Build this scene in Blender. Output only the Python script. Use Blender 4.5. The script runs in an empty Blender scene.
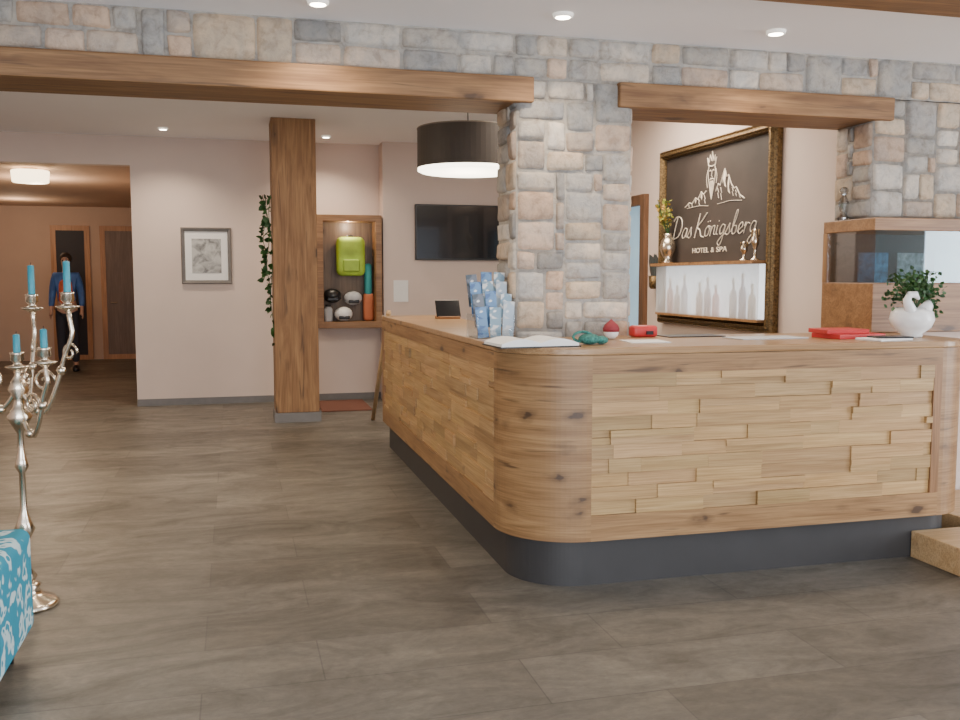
import bpy, bmesh, math, random
from mathutils import Vector, Matrix
random.seed(7)
S=bpy.context.scene; COL=S.collection
PI=math.pi
# ---------------- camera ----------------
F=930.0; PITCH=math.radians(5.04); YAW=math.radians(14.8); EYE=1.5
FH=Vector((math.sin(YAW),math.cos(YAW),0)); RT=Vector((math.cos(YAW),-math.sin(YAW),0))
FW=FH*math.cos(PITCH)+Vector((0,0,-math.sin(PITCH))); UP=FH*math.sin(PITCH)+Vector((0,0,math.cos(PITCH)))
cam=bpy.data.cameras.new('camera'); cam.sensor_width=36; cam.lens=36*F/960; cam.clip_start=.05; cam.clip_end=100
co=bpy.data.objects.new('camera',cam); COL.objects.link(co); co.location=(0,0,EYE)
co.rotation_euler=(PI/2-PITCH,0,-YAW); S.camera=co
def ray(u,v): return FW+RT*((u-480)/F)-UP*((v-360)/F)
def onz(u,v,z): d=ray(u,v); return Vector((0,0,EYE))+d*((z-EYE)/d.z)
def ony(u,v,y): d=ray(u,v); return Vector((0,0,EYE))+d*(y/d.y)
def onx(u,v,x): d=ray(u,v); return Vector((0,0,EYE))+d*(x/d.x)
# ---------------- mesh builder ----------------
W={}
def tag(o,label=None,cat=None,group=None,kind=None):
    if label:o['label']=label
    if cat:o['category']=cat
    if group:o['group']=group
    if kind:o['kind']=kind
    return o
def root(name,label,cat,loc,group=None):
    o=bpy.data.objects.new(name,None); COL.objects.link(o); o.location=loc; o.empty_display_size=.1
    W[o]=Vector(loc); return tag(o,label,cat,group)
class MB:
    def __init__(s): s.v=[]; s.f=[]; s.uv=[]; s.c=[]; s.T=None; s.col=(1,1,1)
    def add(s,vs,fs,uvs=None,col=None):
        b=len(s.v)
        for p in vs:
            p=Vector(p); s.v.append(s.T@p if s.T else p)
        for i,f in enumerate(fs):
            s.f.append([b+k for k in f]); s.c.append(col or s.col)
            s.uv.append([uvs[k] for k in f] if uvs else None)
        return s
    def box(s,x0,x1,y0,y1,z0,z1,col=None):
        v=[(x,y,z) for z in (z0,z1) for y in (y0,y1) for x in (x0,x1)]
        return s.add(v,[(0,1,3,2),(4,5,7,6),(0,1,5,4),(2,3,7,6),(0,2,6,4),(1,3,7,5)],col=col)
    def prism(s,poly,z0,z1,col=None):
        n=len(poly); v=[(p[0],p[1],z0) for p in poly]+[(p[0],p[1],z1) for p in poly]
        return s.add(v,[tuple(range(n)),tuple(range(n,2*n))]+[(i,(i+1)%n,n+(i+1)%n,n+i) for i in range(n)],col=col)
    def lathe(s,prof,c=(0,0,0),seg=24,col=None,sy=1,axis=None,cap=True):
        c=Vector(c); q=Vector((0,0,1)).rotation_difference(Vector(axis).normalized()) if axis else None
        v=[];f=[]
        for r,z in prof:
            for k in range(seg):
                a=2*PI*k/seg; p=Vector((r*math.cos(a),sy*r*math.sin(a),z))
                if q: p=q@p
                v.append(p+c)
        for i in range(len(prof)-1):
            for k in range(seg):
                f.append((i*seg+k,i*seg+(k+1)%seg,(i+1)*seg+(k+1)%seg,(i+1)*seg+k))
        if cap and prof[0][0]>1e-4: f.append(tuple(range(seg)))
        if cap and prof[-1][0]>1e-4: f.append(tuple((len(prof)-1)*seg+k for k in range(seg)))
        return s.add(v,f,col=col)
    def ball(s,c,r,sz=1,seg=16,n=9,col=None,sy=1):
        return s.lathe([(max(r*math.sin(PI*i/n),1e-5),-r*sz*math.cos(PI*i/n)) for i in range(n+1)],c,seg,col,sy)
    def tube(s,pts,r,seg=8,col=None):
        pts=[Vector(p) for p in pts]; n=len(pts); v=[];f=[]
        rs=r if isinstance(r,(list,tuple)) else [r]*n
        pr=None
        for i,p in enumerate(pts):
            d=(pts[min(i+1,n-1)]-pts[max(i-1,0)]).normalized()
            a=(pr-d*pr.dot(d)) if pr else d.orthogonal()
            if a.length<1e-5:a=d.orthogonal()
            a.normalize(); pr=a; b=d.cross(a)
            for k in range(seg):
                t=2*PI*k/seg; v.append(p+(a*math.cos(t)+b*math.sin(t))*rs[i])
        for i in range(n-1):
            for k in range(seg): f.append((i*seg+k,i*seg+(k+1)%seg,(i+1)*seg+(k+1)%seg,(i+1)*seg+k))
        f.append(tuple(range(seg))); f.append(tuple((n-1)*seg+k for k in range(seg)))
        return s.add(v,f,col=col)
    def frame(s,o,a,b,n,w,h,prof,col=None):
        o,a,b,n=map(Vector,(o,a,b,n)); v=[];f=[]
        for i,hh in prof:
            v+=[o+a*i+b*i+n*hh,o+a*(w-i)+b*i+n*hh,o+a*(w-i)+b*(h-i)+n*hh,o+a*i+b*(h-i)+n*hh]
        m=len(prof)
        for j in range(m):
            for k in range(4):
                f.append((j*4+k,j*4+(k+1)%4,((j+1)%m)*4+(k+1)%4,((j+1)%m)*4+k))
        return s.add(v,f,col=col)
    def leaf(s,p,d,size,up=None,col=None):
        p=Vector(p); d=Vector(d).normalized(); u=Vector(up) if up else Vector((random.uniform(-1,1),random.uniform(-1,1),random.uniform(-1,1)))
        sd=d.cross(u)
        if sd.length<1e-3: sd=d.orthogonal()
        sd.normalize(); nn=sd.cross(d)
        v=[p,p+d*size*.35+sd*size*.38+nn*size*.1,p+d*size*.75+sd*size*.25+nn*size*.05,p+d*size,p+d*size*.75-sd*size*.25+nn*size*.05,p+d*size*.35-sd*size*.38+nn*size*.1,p+d*size*.5]
        return s.add(v,[(0,1,6),(1,2,6),(2,3,6),(3,4,6),(4,5,6),(5,0,6)],col=col)
    def build(s,name,mat,parent=None,bevel=0,smooth=False,sub=0,seg=2):
        vs=s.v
        if parent is not None: off=W[parent]
        else:
            xs=[p.x for p in vs];ys=[p.y for p in vs];zs=[p.z for p in vs]
            off=Vector(((min(xs)+max(xs))/2,(min(ys)+max(ys))/2,min(zs)))
        bm=bmesh.new(); uvl=bm.loops.layers.uv.new('UVMap'); cl=bm.loops.layers.float_color.new('Col')
        bv=[bm.verts.new(p-off) for p in vs]
        for f,uv,c in zip(s.f,s.uv,s.c):
            try: fa=bm.faces.new([bv[k] for k in f])
            except ValueError: continue
            fa.smooth=smooth
            for i,l in enumerate(fa.loops):
                l[cl]=(c[0],c[1],c[2],1)
                if uv: l[uvl].uv=uv[i]
        bmesh.ops.recalc_face_normals(bm,faces=bm.faces)
        me=bpy.data.meshes.new(name); bm.to_mesh(me); bm.free()
        me.materials.append(mat)
        o=bpy.data.objects.new(name,me); COL.objects.link(o)
        if parent is not None: o.parent=parent; W[o]=W[parent].copy()
        else: o.location=off; W[o]=off.copy()
        if bevel:
            m=o.modifiers.new('bevel','BEVEL'); m.width=bevel; m.segments=seg; m.limit_method='ANGLE'; m.angle_limit=math.radians(40)
        if sub:
            m=o.modifiers.new('sub','SUBSURF'); m.levels=sub; m.render_levels=sub
        return o
def struct(o): o['kind']='structure'; return o
# ---------------- materials ----------------
def newmat(name):
    m=bpy.data.materials.new(name); m.use_nodes=True; nt=m.node_tree
    return m,nt,nt.nodes['Principled BSDF']
def N(nt,t,**k):
    n=nt.nodes.new(t)
    for a,b in k.items(): setattr(n,a,b)
    return n
def mixc(nt,mode,fac,a,b):
    n=N(nt,'ShaderNodeMix',data_type='RGBA',blend_type=mode)
    for i,x in ((0,fac),(6,a),(7,b)):
        if hasattr(x,'is_linked'): nt.links.new(x,n.inputs[i])
        elif i==0: n.inputs[0].default_value=x
        else: n.inputs[i].default_value=(*x,1)
    return n.outputs[2]
def ramp(nt,fac,stops):
    r=N(nt,'ShaderNodeValToRGB'); e=r.color_ramp.elements
    while len(e)<len(stops): e.new(.5)
    for x,(p,c) in zip(e,stops): x.position=p; x.color=(*c,1) if len(c)==3 else c
    nt.links.new(fac,r.inputs[0]); return r.outputs[0]
def coords(nt,kind='Object',scale=(1,1,1)):
    t=N(nt,'ShaderNodeTexCoord'); m=N(nt,'ShaderNodeMapping'); m.inputs['Scale'].default_value=scale
    nt.links.new(t.outputs[kind],m.inputs[0]); return m.outputs[0]
def noise(nt,vec,scale,detail=4,dist=0,rough=.55):
    n=N(nt,'ShaderNodeTexNoise'); n.inputs['Scale'].default_value=scale; n.inputs['Detail'].default_value=detail
    n.inputs['Distortion'].default_value=dist; n.inputs['Roughness'].default_value=rough
    nt.links.new(vec,n.inputs['Vector']); return n.outputs['Fac']
def bump(nt,b,h,st,dist=.01):
    n=N(nt,'ShaderNodeBump'); n.inputs['Strength'].default_value=st; n.inputs['Distance'].default_value=dist
    nt.links.new(h,n.inputs['Height']); nt.links.new(n.outputs[0],b.inputs['Normal'])
def M(name,col,rough=.5,metal=0,scale=12,var=.12,bmp=0,es=0,ec=None,colattr=False,trans=0,coat=0,sheen=0):
    m,nt,b=newmat(name); v=coords(nt); n=noise(nt,v,scale)
    f=ramp(nt,n,[(.3,(1-var,)*3),(.7,(1+var*.3,)*3)])
    c=mixc(nt,'MULTIPLY',1.0,col,f)
    if colattr:
        a=N(nt,'ShaderNodeAttribute',attribute_name='Col'); c=mixc(nt,'MULTIPLY',1.0,c,a.outputs['Color'])
    nt.links.new(c,b.inputs['Base Color']); b.inputs['Roughness'].default_value=rough; b.inputs['Metallic'].default_value=metal
    b.inputs['Transmission Weight'].default_value=trans; b.inputs['Coat Weight'].default_value=coat; b.inputs['Sheen Weight'].default_value=sheen
    if bmp: bump(nt,b,n,bmp)
    if es: b.inputs['Emission Color'].default_value=(*(ec or col),1); b.inputs['Emission Strength'].default_value=es
    return m
def wood(name,c1,c2,axis='x',kind='Object',colattr=False,rough=.45,knots=True,sc=1.0,dark=(.06,.03,.014),kn=1.0,crack=.9,kr=.06):
    m,nt,b=newmat(name)
    lo,hi=1.3*sc,14*sc
    s={'x':(lo,hi,hi),'y':(hi,lo,hi),'z':(hi,hi,lo)}[axis]
    v=coords(nt,kind,s); n1=noise(nt,v,1.0,6,1.2)
    c=ramp(nt,n1,[(.28,c1),(.5,tuple((a+d)/2 for a,d in zip(c1,c2))),(.7,c2)])
    s2=tuple(x*(2.2 if x==lo else 9) for x in s); v2=coords(nt,kind,s2); n2=noise(nt,v2,1.0,3)
    f=ramp(nt,n2,[(.35,(.74,.69,.62)),(.6,(1.05,1.05,1.05))]); c=mixc(nt,'MULTIPLY',.85,c,f)
    if knots:
        s3={'x':(2.2,5,5),'y':(5,2.2,5),'z':(5,5,2.2)}[axis]
        if kind=='UV': s3=(3.6,7,0)
        s3=tuple(x*kn for x in s3)
        v3=coords(nt,kind,s3); vo=N(nt,'ShaderNodeTexVoronoi'); vo.inputs['Scale'].default_value=1.0
        nd=N(nt,'ShaderNodeTexNoise'); nd.inputs['Scale'].default_value=3; nt.links.new(v3,nd.inputs['Vector'])
        ad=N(nt,'ShaderNodeVectorMath',operation='MULTIPLY_ADD'); nt.links.new(nd.outputs['Color'],ad.inputs[0]); ad.inputs[1].default_value=(.4,.4,.4); nt.links.new(v3,ad.inputs[2])
        nt.links.new(ad.outputs[0],vo.inputs['Vector'])
        k=ramp(nt,vo.outputs['Distance'],[(kr,(.95,.95,.95)),(kr+.05,(.4,.4,.4)),(kr+.2,(0,0,0))]); c=mixc(nt,'MIX',k,c,dark)
        s4=tuple(x*(1.5 if x==lo else 2.0) for x in s); v4=coords(nt,kind,s4); n4=noise(nt,v4,1.0,2,.6)
        k2=ramp(nt,n4,[(.63,(0,0,0)),(.71,(crack*.8,)*3)]); c=mixc(nt,'MIX',k2,c,dark)
    if colattr:
        a=N(nt,'ShaderNodeAttribute',attribute_name='Col'); c=mixc(nt,'MULTIPLY',1.0,c,a.outputs['Color'])
    nt.links.new(c,b.inputs['Base Color']); b.inputs['Roughness'].default_value=rough
    bump(nt,b,n2,.12,.004); return m
def glassmat(name,tint=(1,1,1),gl=.02,k=.7):
    m=bpy.data.materials.new(name); m.use_nodes=True; nt=m.node_tree; nt.nodes.clear()
    o=N(nt,'ShaderNodeOutputMaterial'); t=N(nt,'ShaderNodeBsdfTransparent'); g=N(nt,'ShaderNodeBsdfGlossy'); x=N(nt,'ShaderNodeMixShader')
    t.inputs[0].default_value=(*tint,1); g.inputs['Roughness'].default_value=.02
    fr=N(nt,'ShaderNodeFresnel'); fr.inputs[0].default_value=1.45
    mm=N(nt,'ShaderNodeMath',operation='MULTIPLY_ADD'); nt.links.new(fr.outputs[0],mm.inputs[0]); mm.inputs[1].default_value=k; mm.inputs[2].default_value=gl
    nt.links.new(mm.outputs[0],x.inputs[0]); nt.links.new(t.outputs[0],x.inputs[1]); nt.links.new(g.outputs[0],x.inputs[2]); nt.links.new(x.outputs[0],o.inputs[0]); return m
m_oak_uv=wood('oak_band',(.215,.112,.045),(.38,.225,.10),'x','UV',kr=.09)
m_block=wood('oak_block',(.38,.23,.10),(.52,.345,.17),'x','UV',colattr=True,knots=False)
m_top=wood('oak_top',(.30,.17,.075),(.43,.265,.13),'x',rough=.3,crack=.4)
m_beam=wood('beam_oak',(.16,.075,.028),(.33,.18,.075),'x',rough=.6,kr=.09)
m_colwood=wood('column_oak',(.18,.085,.032),(.35,.195,.085),'z',rough=.6,kr=.09)
m_frame=wood('frame_oak',(.20,.095,.036),(.35,.19,.085),'x',crack=.5)
m_framez=wood('frame_oak_upright',(.20,.095,.036),(.35,.19,.085),'z',crack=.5)
m_pale=wood('pale_wood',(.5,.33,.17),(.62,.44,.25),'z',knots=False)
m_wall=M('plaster_pink',(.68,.56,.495),.9,scale=2,var=.04)
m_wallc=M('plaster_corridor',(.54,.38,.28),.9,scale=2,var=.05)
m_ceil=M('ceiling_white',(.94,.94,.955),.9,scale=1,var=.02)
m_dark=M('plinth_anthracite',(.040,.038,.038),.5,scale=6)
m_base=M('baseboard_slate',(.17,.16,.155),.5)
m_black=M('black_plastic',(.012,.012,.014),.35)
m_screen=M('screen_glass',(.008,.009,.012),.15,coat=.3)
m_silver=M('silver_metal',(.80,.70,.56),.22,1,var=.2)
m_gold=M('aged_gold',(.20,.125,.05),.4,.7,scale=60,var=.75,bmp=.6)
m_teal=M('candle_teal',(.04,.32,.42),.45)
m_paper=M('paper_white',(.85,.85,.83),.8,var=.03)
m_paperg=M('paper_grey',(.55,.56,.58),.7)
m_red=M('red_plastic',(.55,.03,.03),.4)
m_board=M('sign_board',(.04,.03,.026),.6,scale=4,var=.3)
m_white=M('ceramic_white',(.88,.88,.86),.2)
m_green=M('leaf_green',(.035,.10,.025),.5,colattr=True,scale=30,var=.3)
m_glow=M('lamp_glow',(1,.93,.8),.5,es=6,ec=(1,.92,.72))
m_niche=M('backlit_panel',(.9,.95,1),.5,es=1.3,ec=(.86,.94,1))
m_glass=glassmat('clear_glass'); m_crystal=glassmat('crystal',(.85,.88,.9),.2); m_mirror=glassmat('showcase_glass',(.7,.8,.82),.05,.6)
def stone_mat():
    m,nt,b=newmat('rubble_stone'); v=coords(nt); a=N(nt,'ShaderNodeAttribute',attribute_name='Col')
    n=noise(nt,v,16,8,.5,.68); f=ramp(nt,n,[(.3,(.66,.63,.60)),(.5,(1,1,1)),(.72,(1.24,1.21,1.16))])
    n2=noise(nt,v,7,4,.3); f2=ramp(nt,n2,[(.38,(.90,.90,.90)),(.62,(1.10,1.02,.93))])
    c=mixc(nt,'MULTIPLY',1.0,a.outputs['Color'],f); c=mixc(nt,'MULTIPLY',1.0,c,f2)
    nt.links.new(c,b.inputs['Base Color']); b.inputs['Roughness'].default_value=.9
    n3=noise(nt,v,40,7,.2,.7); bump(nt,b,n3,.85,.011); return m
m_stone=stone_mat()
def floor_mat():
    m,nt,b=newmat('slate_tiles'); v=coords(nt)
    br=N(nt,'ShaderNodeTexBrick'); br.inputs['Scale'].default_value=1; br.inputs['Brick Width'].default_value=1.2; br.inputs['Row Height'].default_value=.4
    br.inputs['Mortar Size'].default_value=.004; br.inputs['Mortar Smooth'].default_value=.6; br.offset=.37
    br.inputs['Color1'].default_value=(.104,.094,.077,1); br.inputs['Color2'].default_value=(.168,.153,.128,1); br.inputs['Mortar'].default_value=(.088,.080,.069,1)
    nt.links.new(v,br.inputs['Vector'])
    v2=coords(nt,'Object',(1,2.2,1)); n=noise(nt,v2,1.6,10,1.5,.66); f=ramp(nt,n,[(.3,(.58,.565,.54)),(.5,(.97,.97,.97)),(.7,(1.36,1.33,1.28))])
    c=mixc(nt,'MULTIPLY',.92,br.outputs['Color'],f)
    v3=coords(nt,'Object',(1,1.4,1)); n3=noise(nt,v3,20,7,.6,.72); f3=ramp(nt,n3,[(.35,(.82,.82,.82)),(.65,(1.14,1.14,1.14))]); c=mixc(nt,'MULTIPLY',1.0,c,f3)
    nt.links.new(c,b.inputs['Base Color'])
    r=ramp(nt,n,[(.3,(.48,.48,.48)),(.7,(.33,.33,.33))]); nt.links.new(r,b.inputs['Roughness'])
    bump(nt,b,n3,.25,.006); return m
m_floor=floor_mat()
def fabric():
    m,nt,b=newmat('teal_ornament_fabric'); v=coords(nt); n=N(nt,'ShaderNodeTexVoronoi',feature='SMOOTH_F1'); n.inputs['Scale'].default_value=15
    nd=N(nt,'ShaderNodeTexNoise'); nd.inputs['Scale'].default_value=10; nt.links.new(v,nd.inputs['Vector'])
    ad=N(nt,'ShaderNodeVectorMath',operation='MULTIPLY_ADD'); nt.links.new(nd.outputs['Color'],ad.inputs[0]); ad.inputs[1].default_value=(.16,.16,.16); nt.links.new(v,ad.inputs[2]); nt.links.new(ad.outputs[0],n.inputs['Vector'])
    c=ramp(nt,n.outputs['Distance'],[(.16,(.02,.28,.42)),(.21,(.55,.72,.76)),(.36,(.55,.72,.76)),(.42,(.02,.28,.42))]); nt.links.new(c,b.inputs['Base Color']); b.inputs['Roughness'].default_value=.85; return m
m_fab=fabric()
# ---------------- stone panels ----------------
SC=[(.40,.385,.36),(.50,.41,.315),(.35,.345,.33),(.53,.475,.41),(.48,.36,.275),(.30,.295,.285),(.57,.53,.475),(.43,.415,.39),(.49,.385,.31),(.44,.37,.31)]
def stones(mb,o,a,n,w,h,cw=.056,ch=.054):
    o=Vector(o);a=Vector(a);n=Vector(n);up=Vector((0,0,1))
    nx=max(2,round(w/cw)); nz=max(2,round(h/ch)); cw=w/nx; ch=h/nz; occ=set()
    PX=[-1,-.93,-.75,-.3,.3,.75,.93,1]; PZ=[-1,-.90,-.65,0,.65,.90,1]
    for j in range(nz):
        for i in range(nx):
            if (i,j) in occ: continue
            ww=random.choice([2,3,3,4,4,5]); hh=random.choice([2,2,2,3,3])
            if nz<6: ww=random.choice([2,3,4,4,5]); hh=random.choice([2,2,2,nz])
            k=0
            while k<ww and i+k<nx and (i+k,j) not in occ: k+=1
            ww=k
            if nx-(i+ww)==1: ww+= 1 if (i+ww,j) not in occ else 0
            hh=min(hh,nz-j)
            if nz-(j+hh)==1 : hh+=1
            for q in range(ww):
                for r in range(hh): occ.add((i+q,j+r))
            x0,x1,z0,z1=i*cw,(i+ww)*cw,j*ch,(j+hh)*ch
            g=.006; x0+=g;x1-=g;z0+=g;z1-=g
            jit=lambda:random.uniform(-.005,.005)
            cor=[(x0+jit(),z0+jit()),(x1+jit(),z0+jit()),(x1+jit(),z1+jit()),(x0+jit(),z1+jit())]
            bc=random.choice(SC); m=random.uniform(.85,1.15); col=tuple(min(1,c*m) for c in bc)
            dp=random.uniform(.013,.027); NX,NZ=len(PX),len(PZ); vs=[];tl=(random.uniform(-.5,.5),random.uniform(-.5,.5))
            for b,t in enumerate(PZ):
                for c,s in enumerate(PX):
                    s2=s*(1-.05*abs(t)**6); t2=t*(1-.07*abs(s)**6)
                    u=(s2+1)/2; v=(t2+1)/2
                    x=(cor[0][0]*(1-u)+cor[1][0]*u)*(1-v)+(cor[3][0]*(1-u)+cor[2][0]*u)*v
                    z=(cor[0][1]*(1-u)+cor[1][1]*u)*(1-v)+(cor[3][1]*(1-u)+cor[2][1]*u)*v
                    e=(c in(0,NX-1)) or (b in (0,NZ-1))
                    e2=(c in(1,NX-2)) or (b in (1,NZ-2))
                    e3=(c in(2,NX-3)) or (b in (2,NZ-3))
                    d=-.002 if e else dp*(.6 if e2 else .88 if e3 else 1)*(1+.3*(tl[0]*s+tl[1]*t))+random.uniform(-.003,.003)
                    if e: x+=random.uniform(-.0025,.0025); z+=random.uniform(-.0025,.0025)
                    vs.append(o+a*x+up*z+n*d)
            mb.add(vs,[(b*NX+c,b*NX+c+1,(b+1)*NX+c+1,(b+1)*NX+c) for b in range(NZ-1) for c in range(NX-1)],col=col)
MORT=(.40,.385,.36)
# ---------------- the shell ----------------
YF,YB=4.95,5.30; ZB=2.45; ZS=2.585; ZC=2.82; ZR=3.12; XR=3.85; XP=3.78
b=MB(); b.box(-5,8,-3,18.6,-.1,0); struct(b.build('floor',m_floor))
b=MB(); b.box(-5,8,-3,YF,ZC,ZC+.1); struct(b.build('ceiling',m_ceil))
b=MB(); b.box(-5,4.2,YB,11.5,ZR,ZR+.1); struct(b.build('ceiling',m_ceil))
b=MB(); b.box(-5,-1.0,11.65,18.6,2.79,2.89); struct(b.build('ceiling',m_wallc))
b=MB(); b.box(-5.1,-5,-3,18.6,0,3.2); struct(b.build('wall_left',m_wall))
b=MB(); b.box(8,8.1,-3,5.3,0,3.2); struct(b.build('wall_right',m_wall))
b=MB(); b.prism([(-1.12,11.5),(1.77,11.5),(1.77,11.65),(-1.12,11.65)],0,ZR); b.box(-5,-1.1201,11.5,11.65,2.79,ZR); struct(b.build('wall_back',m_wall))
b=MB(); b.box(1.754,4.0,11.2,11.35,0,ZR); b.box(1.754,1.85,11.35,11.5,0,ZR); struct(b.build('wall_television',m_wall))
DY0,DY1=onx(644,300,XR).y,onx(644,300,XR).y+.85
b=MB(); b.box(XR,XR+.15,YB,DY0,0,ZR); b.box(XR,XR+.15,DY1,11.2,0,ZR); b.box(XR,XR+.15,DY0,DY1,2.24,ZR); struct(b.build('wall_reception',m_wall))
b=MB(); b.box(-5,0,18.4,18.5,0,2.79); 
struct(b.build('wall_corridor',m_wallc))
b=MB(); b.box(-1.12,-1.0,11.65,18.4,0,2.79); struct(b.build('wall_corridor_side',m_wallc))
for nm,x0,x1,y0,y1 in (('baseboard_back',-1.12,.95,11.48,11.5),('baseboard_side',.95,1.75,11.48,11.5)):
    b=MB(); b.box(x0,x1,y0,y1,0,.08); struct(b.build(nm,m_base))
b=MB(); b.col=MORT; b.box(-5,8,YF,YB,ZS-.005,ZC+.4); b.box(XP,8,YF,YB,1.87,ZS)
stones(b,(-5,YF,ZS),(1,0,0),(0,-1,0),13,ZC-ZS,.062,.058)
stones(b,(XP,YF,1.87),(1,0,0),(0,-1,0),2.2,ZS-1.87)
stones(b,(XP,YB,1.87),(0,-1,0),(-1,0,0),YB-YF,ZB-1.87)
struct(b.build('wall_front',m_stone,smooth=True))
b=MB(); b.box(3.97,8,YF,YB,0,1.16); struct(b.build('wall_low',m_wall))
p=root('stone_pillar','grey and tan rubble stone pillar standing in the corner of the reception counter','pillar',((1.51+2.2)/2,5.12,0))
b=MB(); b.col=MORT; b.box(1.515,2.19,YF,YB,0,ZS-.006)
stones(b,(1.515,YF,1.1),(1,0,0),(0,-1,0),.675,ZS-1.1)
stones(b,(1.515,YB,1.1),(0,-1,0),(-1,0,0),YB-YF,ZS-1.1)
stones(b,(2.19,YF,1.1),(0,1,0),(1,0,0),YB-YF,ZS-1.1)
b.build('stonework',m_stone,p,smooth=True)
b=MB(); b.box(-5,1.60,YF-.05,YB+.02,ZB,ZS); tag(b.build('wooden_beam',m_beam,bevel=.008),'long rough oak beam over the wide opening left of the stone pillar','beam')
b=MB(); b.box(2.10,3.89,YF-.05,YB+.02,ZB,ZS); tag(b.build('wooden_beam',m_beam,bevel=.008),'short oak beam over the opening between the two stone pillars','beam')
b=MB(); b.box(-4.9,7.9,3.38,3.72,2.70,ZC); tag(b.build('wooden_beam',m_beam,bevel=.008),'oak ceiling beam crossing the top right corner','beam')
cl=ony(274,300,9.8).x; cr=ony(318,300,9.8).x
p=root('wooden_column','square oak-clad column with slate foot standing before the back wall','column',((cl+cr)/2,10.0,0))
b=MB(); b.box(cl,cr,9.8,9.8+(cr-cl),.1,ZR); b.build('cladding',m_colwood,p,bevel=.006)
b=MB(); b.box(cl-.015,cr+.015,9.785,9.815+(cr-cl),0,.1); b.build('foot',m_base,p)
# ---------------- reception counter ----------------
H=1.17; FX,FY=1.255,4.10; R1=.38; R2=.26; XE=3.87; YE=8.13
def arc(cx,cy,r,a0,a1,n): return [(cx+r*math.cos(a0+(a1-a0)*i/n),cy+r*math.sin(a0+(a1-a0)*i/n)) for i in range(n+1)]
def seg(kind,d):
    if kind=='left': return [(FX+d,YE),(FX+d,FY+R1)]
    if kind=='corner': return arc(FX+R1,FY+R1,R1-d,PI,1.5*PI,24)
    if kind=='front': return [(FX+R1,FY+d),(XE-R2,FY+d)]
    if kind=='end': return arc(XE-R2,FY+R2,R2-d,-PI/2,0,16)+[(XE-d,4.92)]
def path(d): return seg('left',d)+seg('corner',d)[1:]+seg('front',d)[1:]+seg('end',d)[1:]
def poly(d): return path(d)+[(1.49,4.92),(1.49,5.34),(1.79,5.34),(1.79,YE)]
def band(mb,po,pi_,z0,z1,u0=0):
    n=len(po); vs=[];uv=[];L=u0
    for i in range(n):
        if i: L+=math.dist(po[i],po[i-1])
        vs+=[(*po[i],z0),(*po[i],z1),(*pi_[i],z1),(*pi_[i],z0)]; uv+=[(L,z0),(L,z1),(L,z1+.03),(L,z0-.03)]
    fs=[]
    for i in range(n-1):
        for k in range(4): fs.append((i*4+k,i*4+(k+1)%4,(i+1)*4+(k+1)%4,(i+1)*4+k))
    fs+=[(0,1,2,3),tuple((n-1)*4+k for k in range(4))]
    mb.add(vs,fs,uv)
ct=root('reception_counter','long oak reception counter with rounded corner and dark plinth','counter',(2.4,4.6,0))
b=MB(); b.prism(poly(.06),0,.238); b.build('plinth',m_dark,ct)
b=MB(); b.prism(poly(.03),.235,H-.035); b.build('carcass',m_block,ct)
b=MB(); b.prism(poly(-.004),H-.035,H); b.build('countertop',m_top,ct,bevel=.006)
for sgm,u0 in (('left',0),('front',5)):
    b=MB(); band(b,seg(sgm,0),seg(sgm,.03),H-.125,H-.036,u0); b.build('top_rail',m_oak_uv,ct)
    b=MB(); band(b,seg(sgm,0),seg(sgm,.03),.235,.36,u0+1.7); b.build('bottom_rail',m_oak_uv,ct)
b=MB(); band(b,seg('corner',0),seg('corner',.03),.235,H-.036,11); b.build('corner_panel',m_oak_uv,ct,smooth=False)
b=MB(); band(b,seg('end',0),seg('end',.03),.235,H-.036,14); b.build('end_panel',m_oak_uv,ct)
b=MB(); b.box(FX,FX+.03,YE-.08,YE,.36,H-.125); b.build('post',m_framez,ct)
b=MB(); b.box(XE-R2-.05,XE-R2,FY,FY+.03,.36,H-.125); b.build('post',m_framez,ct)
def blocks(mb,o,a,n,L,z0,z1,rows=10):
    o=Vector(o);a=Vector(a);n=Vector(n); rh=(z1-z0)/rows
    for r in range(rows):
        x=-random.uniform(0,.2)
        while x<L:
            l=random.choice([.17,.24,.3,.36,.44,.52]); xa=max(0,x); xb=min(L,x+l); x+=l
            if xb-xa<.01: continue
            parts=[(r*rh,(r+1)*rh)] if random.random()<.78 else [(r*rh,(r+.5)*rh),((r+.5)*rh,(r+1)*rh)]
            for (za,zb) in parts:
                d=random.choice([.002,.006,.010,.014,.019]); t=random.uniform(.78,1.1)*(.84 if random.random()<.08 else 1); w=random.uniform(.95,1.02); col=(t,t*w,t*w*random.uniform(.88,1))
                za_,zb_=z0+za+.0004,z0+zb-.0004; xa_,xb_=xa+.0004,xb-.0004
                P=[o+a*q+Vector((0,0,z))+n*dd for dd in (-.02,d) for (q,z) in ((xa_,za_),(xb_,za_),(xb_,zb_),(xa_,zb_))]
                ou,ov=random.uniform(0,50),random.uniform(0,50)
                U=[(ou+q,ov+z) for dd in (0,1) for (q,z) in ((xa_,za_),(xb_,za_),(xb_,zb_),(xa_,zb_))]
                mb.add(P,[(4,5,6,7),(0,1,5,4),(1,2,6,5),(2,3,7,6),(3,0,4,7)],U,col)
b=MB(); blocks(b,(FX+R1,FY+.016,0),(1,0,0),(0,-1,0),XE-R2-.05-FX-R1,.36,H-.125); b.build('block_panel',m_block,ct)
b=MB(); blocks(b,(FX+.016,FY+R1,0),(0,1,0),(-1,0,0),YE-.08-FY-R1,.36,H-.125); b.build('block_panel',m_block,ct)
b=MB(); b.box(3.50,7.9,1.5,4.155,0,.145); b.box(3.97,7.9,4.155,4.9,0,.145); tag(b.build('wooden_platform',wood('platform_oak',(.50,.31,.14),(.66,.46,.25),'x',crack=.3),bevel=.006),'low pale oak step at the right end of the counter','step')
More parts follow.
